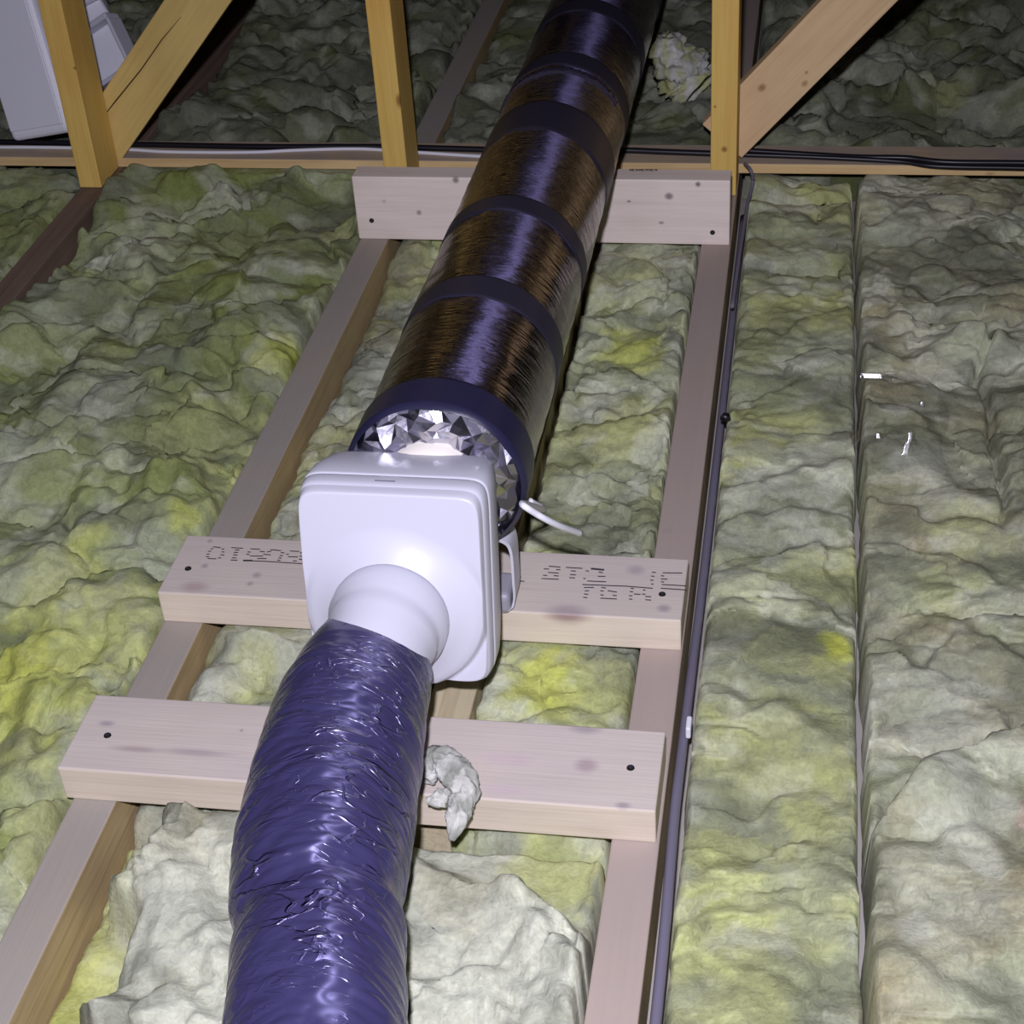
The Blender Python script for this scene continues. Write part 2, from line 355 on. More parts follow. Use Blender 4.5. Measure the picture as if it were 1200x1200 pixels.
def brace(p0, p1, wdt, label, seed, light, dark, y0=1.6675, th=.035, knots=(), crack=None, ext=1.2):
    """flat timber in an X-Z plane; p0,p1 = photo pixels of its centre line on the front face"""
    a, b = Vector(at(*p0, 1, y0)), Vector(at(*p1, 1, y0)); d = (b-a).normalized(); b = b+d*ext
    L_ = (b-a).length; c = (a+b)/2+Vector((0, th/2, 0))
    ang = math.atan2(d.z, d.x)
    R = Matrix.Rotation(-ang, 4, 'Y')
    kk = []
    for k in knots:
        q = R.inverted() @ (Vector(at(k[0], k[1], 1, y0))-c); kk.append((q.x, q.y, q.z)+tuple(k[2:]))
    m = wood('brace_timber', light, dark, 0, seed, kk, rough=.65, grain=.55)
    e = empty('roof_brace', tuple(a)); me = box_mesh(L_, th, wdt, .002); o = link('timber', me, m, None, (0, 0, 0)); o.parent = e
    o.matrix_local = Matrix.Translation(c-a) @ R
    if crack:
        V = []
        for (x, y, t) in crack:
            q = Vector(at(x, y, 1, y0-.0004)); V.append((q, t))
        P = []; F = []
        for q, t in V:
            n = Vector((-d.z, 0, d.x))*t; P += [q-n, q+n]
        F = [(2*i, 2*i+2, 2*i+3, 2*i+1) for i in range(len(V)-1)]
        m2 = bpy.data.meshes.new('crack'); m2.from_pydata([tuple(p-a) for p in P], [], F); m2.update()
        s = bpy.data.objects.new('crack', m2); m2.materials.append(M['crack']); COL.objects.link(s); s.parent = e; s['label'] = 'long dark split along the grain'
    return tag(e, label, 'brace', 'diagonal roof braces')
M['crack'] = plain('crack_dark', lin(70, 50, 28), .9)
brace((116, 171), (232, 0), .098, 'yellow diagonal roof brace with a long dark split', 41., lin(220, 192, 116), lin(190, 158, 84), crack=[(120, 138, .0006), (135, 119, .0014), (165, 82, .0012), (190, 46, .001), (212, 20, .0004)], th=.03)
brace((846, 166), (1008, 0), .097, 'pale knotty diagonal roof brace on the post beside the black cables', 43., lin(228, 196, 148), lin(202, 164, 112),
      knots=[(893, 103, .008, 1.2, lin(160, 118, 76)), (943, 98, .006, 1.4, lin(170, 134, 92)), (945, 85, .004, 1, lin(170, 134, 92))], th=.03)

# ------------------------------------------------------------------ insulated rigid duct beyond the fan
DR = .1012
def dax(y): return np.array((.3751, y, .2516-.0205*y))
mfilm, nt, b = new_mat('black_duct_film'); L = nt.links.new
b.inputs['Base Color'].default_value = (.47, .44, .45, 1); b.inputs['Metallic'].default_value = 1; b.inputs['Roughness'].default_value = .16
def film_bump(nt, b, scales, strength, dist, det=3):
    L = nt.links.new
    tc = N(nt, 'ShaderNodeTexCoord'); prev = None
    for sc, st in zip(scales, strength):
        mp = N(nt, 'ShaderNodeMapping'); mp.inputs['Scale'].default_value = sc
        nz = N(nt, 'ShaderNodeTexNoise'); nz.inputs['Scale'].default_value = 1; nz.inputs['Detail'].default_value = det
        bp = N(nt, 'ShaderNodeBump'); bp.inputs['Strength'].default_value = st; bp.inputs['Distance'].default_value = dist
        L(tc.outputs['Object'], mp.inputs[0]); L(mp.outputs[0], nz.inputs['Vector']); L(nz.outputs['Fac'], bp.inputs['Height'])
        if prev: L(prev.outputs[0], bp.inputs['Normal'])
        prev = bp
    L(prev.outputs[0], b.inputs['Normal']); L(prev.outputs[0], b.inputs['Coat Normal'])
film_bump(nt, b, ((13, 105, 13), (34, 260, 34)), (.7, .6), .004)
def sheen(m, col, rough, aniso, fac, centre):
    nt = m.node_tree; L = nt.links.new; out = nt.nodes['Material Output']; b = nt.nodes['Principled BSDF']
    g = N(nt, 'ShaderNodeBsdfAnisotropic'); g.inputs['Color'].default_value = col; g.inputs['Roughness'].default_value = rough; g.inputs['Anisotropy'].default_value = aniso
    tg = N(nt, 'ShaderNodeTangent'); tg.direction_type = 'RADIAL'; tg.axis = 'Y'; L(tg.outputs[0], g.inputs['Tangent'])
    if b.inputs['Normal'].links: L(b.inputs['Normal'].links[0].from_socket, g.inputs['Normal'])
    mx = N(nt, 'ShaderNodeMixShader'); mx.inputs[0].default_value = fac; L(b.outputs[0], mx.inputs[1]); L(g.outputs[0], mx.inputs[2]); L(mx.outputs[0], out.inputs[0])
sheen(mfilm, (.55, .5, .95, 1), .40, .74, .062, 0)
mtape = plain('dark_tape', lin(44, 42, 56), .45, bump=((14, 160, 14), .25, .002))
mnavy_band = plain('collar_band', lin(38, 37, 62), .38, bump=((20, 60, 20), .3, .002))
duct = tag(empty('insulated_duct', tuple(dax(.30)-np.array((0, 0, DR)))), 'straight duct wrapped in glossy black film with tape bands', 'duct')
ys = np.arange(.300, 3.45, .004)
seamY = [.34, .575, .82, 1.13, 1.33, 1.42, 1.66, 1.95, 2.3, 2.7, 3.1, 3.5, 3.9]
def drad(a):
    Y, Aa = np.meshgrid(ys, a, indexing='ij')
    r = DR+.0014*gn(Aa*1.2*2, Y*9, 3)+.0008*gn(np.cos(Aa)*2+5, Y*40+np.sin(Aa)*1.5, 4)
    for s in seamY[1:]: r = r-.0016*np.exp(-((Y-s)/.012)**2)
    return r
C_ = np.array([dax(y) for y in ys])
link('film_sleeve', tube(C_, None, 96, drad, caps=False), mfilm, duct, (0, 0, 0))
def band(name, y0, y1, mat, dr=.0016, skew=0., edge=None):
    yy = np.linspace(y0, y1, 14); n = len(yy); a = np.linspace(0, 2*np.pi, 97)[:-1]
    V = []
    for q in a:
        for i, y in enumerate(yy):
            sk = skew*math.cos(q-.6)*(1 if i < n/2 else .6); e = .0014*math.sin(q*7+y*90)*(1 if i in (0, n-1) else 0)
            yy_ = y+sk+e; rr = DR+(dr if 0 < i < n-1 else -.003)
            V.append(dax(yy_)+rr*np.array((math.cos(q), 0, math.sin(q))))
    return link(name, mesh_np(np.array(V), grid_faces(96, n, True)[:, ::-1]), mat, duct, (0, 0, 0))
band('end_collar', .287, .352, mnavy_band, .0030)
band('tape_band', .553, .612, mtape, .0016, -.012)
band('tape_band', .803, .852, mtape, .0016, -.010)
band('tape_band', 1.085, 1.21, mtape, .0014, -.012)
band('tape_band', 1.36, 1.425, mtape, .0014, -.01)
band('tape_band', 1.63, 1.70, mtape, .0014, -.01)
for y in (2.0, 2.4, 2.8): band('tape_band', y, y+.06, mtape, .0014, -.01)
# crinkled film edge that glints
V = []; aa = np.linspace(.15*np.pi, .9*np.pi, 150); nn = 7
for q in aa:
    for i in range(nn):
        y = 1.318+.0045*i+.006*gn(np.array(q*9.), np.array(3.), 8)
        rr = DR+.002+.004*abs(gn(np.array(q*28.), np.array(i*.9), 9))*(math.sin(math.pi*i/(nn-1)))+(-.004 if i in (0, nn-1) else 0)
        V.append(dax(y)+rr*np.array((math.cos(q), 0, math.sin(q))))
mcr = plain('crinkled_film', lin(70, 66, 84), .2, .3)
link('crinkled_edge', mesh_np(np.array(V), grid_faces(len(aa), nn)[:, ::-1], False), mcr, duct, (0, 0, 0))
# crumpled foil closing the end
mfoil = plain('foil', lin(196, 194, 204), .24, 1.0, bump=((70, 70, 70), .2, .003))
na, nr = 46, 6; V = []
rg = random.Random(12)
for k in range(na):
    q0 = 2*math.pi*k/na
    for i in range(nr):
        t = i/(nr-1); q = q0+(rg.uniform(-.05, .05) if 0 < i else 0)+.06*(i % 2)
        rr = .1025*(1-t)+.050*t+(rg.uniform(-.004, .004) if 0 < i < nr-1 else 0)
        y = .297-.012*math.sin(t*math.pi*.5)-(rg.uniform(-.0042, .005) if 0 < i < nr-1 else 0)-.003*math.sin(q0*9)
        V.append(np.array((dax(.3)[0]+rr*math.cos(q), y, dax(.3)[2]+rr*math.sin(q))))
F = []
for k in range(na):
    k2 = (k+1) % na
    for i in range(nr-1):
        a_, b_, c_, d_ = k*nr+i, k2*nr+i, k2*nr+i+1, k*nr+i+1
        F += [(a_, b_, c_), (a_, c_, d_)] if (k+i) % 2 else [(a_, b_, d_), (b_, c_, d_)]
me = bpy.data.meshes.new('foil'); me.from_pydata([tuple(v) for v in V], [], F); me.update()
link('foil_end', me, mfoil, duct, (0, 0, 0))
msq = plain('sealant_cream', lin(226, 220, 206), .6)
link('spigot_joint', tube(np.array([(.3745, y, .245) for y in (.305, .295, .285, .268)]), [.054, .058, .057, .055], 48), msq, duct, (0, 0, 0))

# ------------------------------------------------------------------ white inline fan
FX, FZ, FY = .3545, .205, .150
fan = tag(empty('inline_fan', (FX, .30, PT)), 'white plastic box-shaped inline fan sitting on the printed plank', 'fan')
def rsq(hw, hh, n, p=13.):
    a = np.linspace(0, 2*np.pi, n, endpoint=False)+.0001
    c, s = np.cos(a), np.sin(a)
    r = (np.abs(c/hw)**p+np.abs(s/hh)**p)**(-1/p)
    return a, r*c, r*s
def loft(secs, n=240, p=13., cap_last=True):
    V = []
    for (y, hw, hh, dz) in secs:
        a, x, z = rsq(hw, hh, n, p); V.append(np.stack([FX+x, np.full(n, y), FZ+dz+z], 1))
    V = np.array(V).transpose(1, 0, 2).reshape(-1, 3)
    return mesh_np(V, grid_faces(n, len(secs), True))
HW, HH = .1000, .116
mwp = M['white_plastic']
link('rear_housing', loft([(FY+.026, HW-.004, HH-.004, 0), (FY+.0265, HW+.0018, HH+.0018, 0), (FY+.030, HW+.0028, HH+.0028, 0), (FY+.06, HW+.002, HH+.002, 0), (FY+.10, HW-.004, HH-.004, 0), (FY+.118, HW-.010, HH-.010, 0),
      (FY+.127, HW-.020, HH-.020, 0), (FY+.132, HW-.036, HH-.036, 0), (FY+.134, .05, .05, 0), (FY+.15, .05, .05, 0)]), mwp, fan)
link('front_housing', loft([(FY+.0258, HW-.002, HH-.002, 0), (FY+.0255, HW+.0016, HH+.0016, 0), (FY+.022, HW+.0022, HH+.0022, 0), (FY+.010, HW+.001, HH+.001, 0), (FY+.004, HW-.001, HH-.001, 0), (FY+.001, HW-.006, HH-.006, 0)]), mwp, fan)
TILT = Matrix.Translation((FX, FY, FZ)) @ Matrix.Rotation(math.radians(-11), 4, 'X') @ Matrix.Translation((-FX, -FY, -FZ))
# front cover: pillowed plate that flares into the spigot; lower corners step back
n, m = 240, 70
a, ox, oz = rsq(HW-.001, HH-.001, n, 13.0); CZ = -.025; RS, RC = .056, .100
rho0 = np.hypot(ox, oz-CZ*0); V = []
for k in range(n):
    for i in range(m):
        t = (i/(m-1))**1.0
        x = ox[k]*(1-t)+RS*math.cos(a[k])*t; z = oz[k]*(1-t)+(RS*math.sin(a[k])+CZ)*t
        rh = math.hypot(x, z-CZ); sn = (z-CZ)/max(rh, 1e-6)
        edge = float(sstep(0, .13, np.array(t)))
        inside = float(sstep(RC+.004, RC-.003, np.array(rh)))
        lvl = .010*float(sstep(-.30, .02, np.array(sn)))
        base = max(lvl, 0)*(1-inside)+inside*.010
        base -= .0028*math.exp(-((rh-RC)/.006)**2)*float(sstep(.75, .1, np.array(sn)))
        fl = .020*max(0, (RC-rh)/(RC-RS))**1.6
        rim = .004*(1-(1-min(1, t/.05))**2)
        V.append((FX+x, FY+.004-rim-base*min(1, t/.04+.15)-fl, FZ+z))
link('front_cover', mesh_np(np.array(V), grid_faces(n, m, True)), mwp, fan)
# spigot with two beads, drooping a little
sp0 = np.array((FX, FY-.010, FZ+CZ)); sp1 = np.array((FX-.010, FY-.108, FZ+CZ-.034))
prof = [(0, .0575), (.06, .0575), (.10, .0640), (.16, .0650), (.30, .0645), (.33, .0600), (.42, .0592), (.46, .0602), (.50, .0590), (.6, .0575), (.8, .0572), (1, .0570)]
tt = np.array([q[0] for q in prof]); sc_ = sp0+(sp1-sp0)*tt[:, None]; sc_[:, 2] = sp0[2]+(sp1[2]-sp0[2])*tt**2.2; sc_[:, 0] = sp0[0]+(sp1[0]-sp0[0])*tt**2
link('spigot', tube(sc_, [q[1] for q in prof], 72), mwp, fan)
for ch in fan.children: ch.data.transform(TILT)
# tiny latch line on the top and mounting bracket
lp = at(445, 568, 2, FZ+HH+.003)
link('latch_mark', box_mesh(.022, .0012, .0012, .0003), M['cable_grey'], fan, tuple(TILT @ Vector((FX-.006, FY+.012, FZ+HH+.0018))))
mgr = plain('bracket_grey', lin(150, 148, 156), .5)
bx = FX+.076
pl = [(bx-.03, .318, PT+.004), (bx+.012, .320, PT+.006), (bx+.021, .322, PT+.02), (bx+.023, .318, .10), (bx+.023, .316, .145), (bx+.016, .312, .162), (bx-.002, .308, .168)]
C_ = catmull(pl, 8); V = []
for k, q in enumerate(C_):
    for s in (-.018, .018):
        for t in (-.0015, .0015): V.append(q+np.array((t, s, t)))
F = []
for i in range(len(C_)-1):
    o_ = 4*i
    F += [(o_, o_+4, o_+6, o_+2), (o_+1, o_+3, o_+7, o_+5), (o_, o_+1, o_+5, o_+4), (o_+2, o_+6, o_+7, o_+3)]
F += [(0, 2, 3, 1), (4*len(C_)-4, 4*len(C_)-3, 4*len(C_)-1, 4*len(C_)-2)]
me = bpy.data.meshes.new('bracket'); me.from_pydata([tuple(v) for v in V], [], F); me.update()
link('mounting_bracket', me, M['white_plastic'], fan)
link('foot', box_mesh(.026, .05, .030, .008, 3), mgr, fan, (bx+.004, .325, PT+.016))
link('base_rail', box_mesh(.10, .04, .075, .006, 3), mwp, fan, (FX, .30+.03, PT+.0385))

# ------------------------------------------------------------------ dark blue flexible duct in front of the fan
mblue, nt, b = new_mat('navy_duct_film')
b.inputs['Base Color'].default_value = lin(58, 55, 90); b.inputs['Roughness'].default_value = .24; b.inputs['Specular IOR Level'].default_value = .55
tc = N(nt, 'ShaderNodeTexCoord'); L = nt.links.new; prev = None
for sc, w0, st, dist, msk in (((13, 46, 13), .035, .9, .0042, 9), ((24, 95, 24), .035, .6, .0018, 16), ((18, 22, 18), .022, .8, .0026, 7)):
    mp = N(nt, 'ShaderNodeMapping'); mp.inputs['Scale'].default_value = sc; L(tc.outputs['Object'], mp.inputs[0])
    nz = N(nt, 'ShaderNodeTexNoise'); nz.inputs['Scale'].default_value = 1; nz.inputs['Detail'].default_value = 1.5; nz.inputs['Distortion'].default_value = .6; L(mp.outputs[0], nz.inputs['Vector'])
    sb = N(nt, 'ShaderNodeMath', operation='SUBTRACT'); L(nz.outputs['Fac'], sb.inputs[0]); sb.inputs[1].default_value = .5
    ab = N(nt, 'ShaderNodeMath', operation='ABSOLUTE'); L(sb.outputs[0], ab.inputs[0])
    mr = N(nt, 'ShaderNodeMapRange'); mr.interpolation_type = 'SMOOTHSTEP'; mr.inputs[1].default_value = 0; mr.inputs[2].default_value = w0; mr.inputs[3].default_value = 1; mr.inputs[4].default_value = 0; L(ab.outputs[0], mr.inputs[0])
    nm = N(nt, 'ShaderNodeTexNoise'); nm.inputs['Scale'].default_value = msk; L(tc.outputs['Object'], nm.inputs['Vector'])
    mm = N(nt, 'ShaderNodeMapRange'); mm.inputs[1].default_value = .48; mm.inputs[2].default_value = .64; L(nm.outputs['Fac'], mm.inputs[0])
    ml = N(nt, 'ShaderNodeMath', operation='MULTIPLY'); L(mr.outputs[0], ml.inputs[0]); L(mm.outputs[0], ml.inputs[1])
    bp = N(nt, 'ShaderNodeBump'); bp.inputs['Strength'].default_value = st; bp.inputs['Distance'].default_value = dist; L(ml.outputs[0], bp.inputs['Height'])
    if prev: L(prev.outputs[0], bp.inputs['Normal'])
    prev = bp
L(prev.outputs[0], b.inputs['Normal'])
sheen(mblue, (.6, .58, .95, 1), .40, .62, .075, 0)
P = []
for (px, py, z) in ((438, 772, .165), (423, 806, .162), (408, 850, .158), (396, 900, .152), (386, 950, .148), (378, 1000, .145), (373, 1080, .140), (371, 1150, .136), (370, 1230, .132), (366, 1400, .125), (372, 1600, .12)):
    P.append(at(px, py, 2, z))
P = [P[0]+np.array((.004, .012, .002))]+P
C_ = catmull(P, 70)
arc = np.concatenate([[0], np.cumsum(np.linalg.norm(np.diff(C_, axis=0), axis=1))])
def flexrad(a):
    Lr, Aa = np.meshgrid(arc, a, indexing='ij')
    r = np.interp(Lr, [0, .02, .045, .09, .16, .24, .30, .34, .38, .45, .7, 1.2], [.0615, .067, .072, .0775, .082, .083, .0815, .080, .0785, .0785, .080, .08])
    cx, sx = np.cos(Aa), np.sin(Aa)
    wr = lambda fa, fl, s: gn(cx*fa+7+Lr*2.2, sx*fa+Lr*fl, s)
    env = sstep(.02, .10, Lr)
    r = r+env*(.0022*wr(1.4, 24, 1)+.0024*(np.abs(wr(1.6, 42, 2))-.3)+.0014*(np.abs(wr(2.6, 85, 5))-.3))
    r = r+.0030*gn(cx*1.1+3, sx*1.1+Lr*8, 9)*env
    r = r-.006*np.exp(-((Lr-.345-.012*cx)/.016)**2)
    return r
FLEX = C_.copy()
flex = tag(link('flexible_duct', tube(C_, None, 200, flexrad, caps=True), mblue), 'dark blue crinkled flexible duct bulging down from the white fan', 'duct')

# ------------------------------------------------------------------ insulation
mins, nt, b = new_mat('mineral_wool'); L = nt.links.new
at_ = N(nt, 'ShaderNodeAttribute'); at_.attribute_name = 'wool'
tc = N(nt, 'ShaderNodeTexCoord')
nz = N(nt, 'ShaderNodeTexNoise'); nz.inputs['Scale'].default_value = 120; nz.inputs['Detail'].default_value = 4; nz.inputs['Distortion'].default_value = .8
nf = N(nt, 'ShaderNodeTexNoise'); nf.inputs['Scale'].default_value = 420; nf.inputs['Detail'].default_value = 3
L(tc.outputs['Object'], nz.inputs['Vector']); L(tc.outputs['Object'], nf.inputs['Vector'])
hs = N(nt, 'ShaderNodeMix', data_type='RGBA', blend_type='MULTIPLY'); hs.inputs[0].default_value = 1
mr = N(nt, 'ShaderNodeMapRange'); mr.inputs[1].default_value = .3; mr.inputs[2].default_value = .75; mr.inputs[3].default_value = .80; mr.inputs[4].default_value = 1.12
L(nz.outputs['Fac'], mr.inputs[0]); L(at_.outputs['Color'], hs.inputs[6]); L(mr.outputs[0], hs.inputs[7]); L(hs.outputs[2], b.inputs['Base Color'])
b1 = N(nt, 'ShaderNodeBump'); b1.inputs['Strength'].default_value = .3; b1.inputs['Distance'].default_value = .006
b2 = N(nt, 'ShaderNodeBump'); b2.inputs['Strength'].default_value = .3; b2.inputs['Distance'].default_value = .002
L(nz.outputs['Fac'], b1.inputs['Height']); L(nf.outputs['Fac'], b2.inputs['Height']); L(b1.outputs[0], b2.inputs['Normal']); L(b2.outputs[0], b.inputs['Normal'])
b.inputs['Roughness'].default_value = 1; b.inputs['Specular IOR Level'].default_value = .05; b.inputs['Subsurface Weight'].default_value = .6; b.inputs['Subsurface Radius'].default_value = (1, 1, .8); b.inputs['Subsurface Scale'].default_value = .009

WHITE, GREY, YEL, OLIVE, TAN, DUST, BRT, PINK = [np.array(lin(*c)[:3]) for c in ((198, 198, 186), (152, 154, 142), (184, 187, 128), (134, 141, 88), (164, 154, 126), (106, 108, 96), (194, 198, 92), (200, 156, 150))]
PATCH = []   # colour patches of the wool: pixel place, radius in pixels, colour, strength
for q in [(980, 748, 20, BRT, .95), (975, 775, 22, YEL, .5), (30, 790, 80, BRT, .75), (130, 740, 65, YEL, .75), (70, 690, 50, YEL, .5), (640, 790, 48, BRT, .75), (700, 800, 40, YEL, .6), (740, 402, 32, BRT, .7), (740, 470, 26, YEL, .5),
          (330, 420, 28, BRT, .45), (310, 540, 60, YEL, .6), (240, 500, 60, YEL, .4), (100, 640, 22, BRT, .4), (215, 610, 18, BRT, .5), (60, 960, 60, YEL, .45), (30, 860, 60, YEL, .4), (650, 1010, 60, YEL, .8), (80, 1110, 60, BRT, .6), (125, 985, 30, YEL, .8), (160, 1000, 26, YEL, .6),
          (880, 1190, 60, YEL, .5), (900, 870, 70, YEL, .35), (960, 930, 55, YEL, .3), (930, 980, 40, YEL, .25), (1130, 610, 40, YEL, .4), (1110, 690, 35, YEL, .35), (1100, 800, 60, GREY, .5),
          (1100, 1080, 60, WHITE, .35), (1080, 960, 50, WHITE, .35), (1040, 1180, 30, TAN, .5), (1198, 985, 13, PINK, .4), (1110, 110, 26, YEL, .35), (820, 90, 30, YEL, .35), (785, 60, 22, WHITE, .3),
          (290, 780, 26, BRT, .35), (230, 1080, 90, WHITE, .8), (560, 1120, 80, WHITE, .8), (620, 1130, 50, WHITE, .6), (540, 1060, 40, TAN, .35), (330, 1130, 90, WHITE, .6), (250, 1190, 60, WHITE, .6),
          (170, 290, 36, WHITE, .35), (270, 270, 60, OLIVE, .6), (230, 330, 40, OLIVE, .5), (30, 270, 60, OLIVE, .7), (20, 225, 40, OLIVE, .6), (390, 260, 20, YEL, .5), (380, 640, 60, GREY, .4),
          (110, 470, 60, GREY, .6), (130, 410, 26, YEL, .4), (1140, 210, 50, TAN, .4), (1010, 250, 26, YEL, .35), (950, 1040, 60, GREY, .5), (850, 620, 60, GREY, .5), (880, 460, 50, OLIVE, .3), (1100, 300, 80, DUST, .5)]:
    PATCH.append((at(q[0], q[1], 2, 0)[:2], q[2]/FPX*np.linalg.norm(at(q[0], q[1], 2, 0)-CP), q[3], q[4]))
def wool_colour(X, Y, cid1, cid2, seed, tint):
    k = lambda f, o, s: fbm(X*f+o, Y*f-o, 3, s+seed)
    c = np.zeros(X.shape+(3,))
    c[...] = tint[0]; tint_w = .6 if tint[2][0] < .13 else (.75 if tint is GREEN else 1.)
    def mixc(col, fac): c[...] = c*(1-fac[..., None])+col*fac[..., None]
    mixc(tint[1], sstep(-.15, .45, k(4.5, 3., 1))*.75)
    mixc(tint[2], sstep(.0, .6, k(7., 9., 5))*.65)
    mixc(WHITE, sstep(.55, 1., cid1)*.42*tint_w); mixc(DUST, sstep(.45, .0, cid1)*.5)
    mixc(tint[1]*.85, sstep(.6, 1., cid2)*.4); mixc(WHITE, sstep(.35, 0., cid2)*.35*tint_w)
    mixc(WHITE, sstep(.05, .6, k(13., 4., 11)+.5*k(4., 2., 31))*.55*tint_w); mixc(DUST*.9, sstep(.05, .6, k(9., 7., 15)-.4*k(4., 2., 31))*.5)
    for (p, r, col, s) in PATCH:
        d2 = ((X-p[0])/r)**2+((Y-p[1])/(r*1.35))**2
        m = d2 < 6
        if not m.any(): continue
        wv = fbm(X[m]*28, Y[m]*28, 2, 77)
        f = np.zeros(X.shape); f[m] = s*sstep(1.5, .35, np.sqrt(d2[m])+.55*wv); mixc(col, f)
    return c*np.array((1.02, 1.045, .92))
BOARDS = [(-.02, .66, -.006, .126), (-.02, .66, .304, .436), (-.02, .66, 1.366, 1.43)]
def batt(name, x0, x1, y0, y1, zt, label, seed, tint=(GREY, YEL, TAN), res=.0045, amp=.014, cell=(9., 9.), edge=(.02, .02), bumps=(), zfun=None, lean=.5, capz=None, cat='insulation', group=None, base=-.093, jag=.008, det=1.):
    nx, ny = max(8, int((x1-x0)/res)), max(8, int((y1-y0)/res))
    gx, gy = np.linspace(x0, x1, nx), np.linspace(y0, y1, ny); X, Y = np.meshgrid(gx, gy, indexing='ij')
    wx = X+.022*fbm(X*9, Y*9, 3, seed)+.006*fbm(X*40, Y*40, 2, seed+3); wy = Y+.022*fbm(X*9+31, Y*9+7, 3, seed+1)+.006*fbm(X*40+9, Y*40, 2, seed+4)
    f1, f2, c1, tx, ty = worley(wx*cell[0], wy*cell[1], seed*7+1)
    g1, g2, c2, ux, uy = worley(wx*cell[0]*2.7+5, wy*cell[1]*2.7, seed*7+5)
    h1, h2, c3, _, _ = worley(wx*cell[0]*6+2, wy*cell[1]*6.4, seed*7+9)
    big = fbm(X*3.2+seed, Y*3.2, 3, seed+20)
    dome = sstep(0, .55, f2-f1)
    m1 = sstep(-.15, .55, fbm(X*4+3, Y*4, 2, seed+50)); m2 = sstep(.0, .6, fbm(X*6+9, Y*6, 2, seed+53))
    ph = wy*cell[1]*.85+.9*fbm(X*5.5, Y*3.2, 3, seed+60); fr = ph-np.floor(ph); ter = sstep(0, .8, fr)*sstep(1., .86, fr)
    h = amp*(1.6*big+(c1-.5)*.9+.7*dome-.5+ty*.7*(c1-.2)+.9*(ter-.5))
    h = h+amp*(.16+.60*m1)*det*((c2-.5)*1.0+.8*sstep(0, .5, g2-g1)-.4+uy*.6)
    h = h+amp*(.05+.26*m2)*det*((c3-.5)+.7*sstep(0, .5, h2-h1))+.0016*fbm(X*60, Y*60, 3, seed+30)
    Z = zt+h
    if zfun is not None: Z = zfun(X, Y, Z)
    for (bx_, by_, bz_, sx_, sy_) in bumps:
        Z = Z+bz_*np.exp(-(((X-bx_)/sx_)**2+((Y-by_)/sy_)**2)**1.5)
    if capz is not None:
        for (a0, a1, b0, b1) in BOARDS:
            f = sstep(b0-.028, b0-.004, Y)*sstep(b1+.028, b1+.004, Y)*sstep(a0-.01, a0, X)*sstep(a1+.01, a1, X)
            Z = np.where(f > 0, Z*(1-f)+np.minimum(Z, capz)*f, Z)
    if y0 < 1.6 < y1:                         # tucked under the rail
        f = sstep(1.640, 1.664, Y); Z = Z*(1-f)+np.minimum(Z, -.003)*f
    # rounded ragged edges
    ex = np.minimum(X-x0, x1-X)+jag*.0; ey = np.minimum(Y-y0, y1-Y)
    jx = .010*fbm(X*14, Y*14, 3, seed+40)
    def drop(e, w): return np.sqrt(np.clip(1-(1-np.clip((e)/w, 0, 1))**2, 0, 1))
    dr = drop(ex+np.abs(jx)*.6, edge[0])*drop(ey, edge[1])
    Z = base+(Z-base)*(.25+.75*dr) if True else Z
    Z[0, :] = base; Z[-1, :] = base; Z[:, 0] = base; Z[:, -1] = base
    Yd = Y-lean*np.clip(h, -.02, .02)*sstep(0, .06, ey); Xd = X+.25*h*np.sign(c1-.5)*sstep(0, .03, ex)+sstep(.035, 0., ex)*np.sign(X-(x0+x1)/2)*.5*(.007*fbm(X*3, Y*11, 3, seed+70)-.001)
    V = np.stack([Xd, Yd, Z], -1).reshape(-1, 3)
    cx_, cy_ = (x0+x1)/2, (y0+y1)/2
    V = V-np.array((cx_, cy_, base))
    me = mesh_np(V, grid_faces(nx, ny)); me.materials.append(mins)
    col = wool_colour(X, Y, c1, c2, seed, tint).reshape(-1, 3)
    ca = me.color_attributes.new('wool', 'FLOAT_COLOR', 'POINT')
    ca.data.foreach_set('color', np.hstack([col, np.ones((len(col), 1))]).astype(np.float32).ravel())
    o = link(name, me, None, None, (cx_, cy_, base))
    return tag(o, label, cat, group)
def B(px, py, z, sx_, sy_, dz): q = at(px, py, 2, z); return (q[0], q[1], dz, sx_, sy_)
GREEN = (np.array(lin(146, 153, 106)[:3]), np.array(lin(132, 142, 76)[:3]), np.array(lin(142, 148, 130)[:3])); MIXD = (GREY, OLIVE, TAN); PALE = (np.array(lin(168, 172, 144)[:3]), YEL, GREY)
batt('insulation_batt', -.548, -.004, -.6, 1.70, -.004, 'lumpy green-grey insulation in the bay beside the left ends of the planks', 3, GREEN, amp=.021, cell=(4.6, 5.6), edge=(.018, .008),
     bumps=[B(160, 290, .02, .05, .06, .03), B(230, 200, .02, .07, .05, .02), B(300, 400, .02, .1, .05, .012), B(100, 430, .02, .08, .05, .02)])
batt('insulation_batt', -1.6, -.604, .6, 1.70, -.012, 'green insulation filling the bay left of the half-buried brown joist', 5, GREEN, amp=.018, cell=(6, 7), edge=(.02, .008), res=.007)
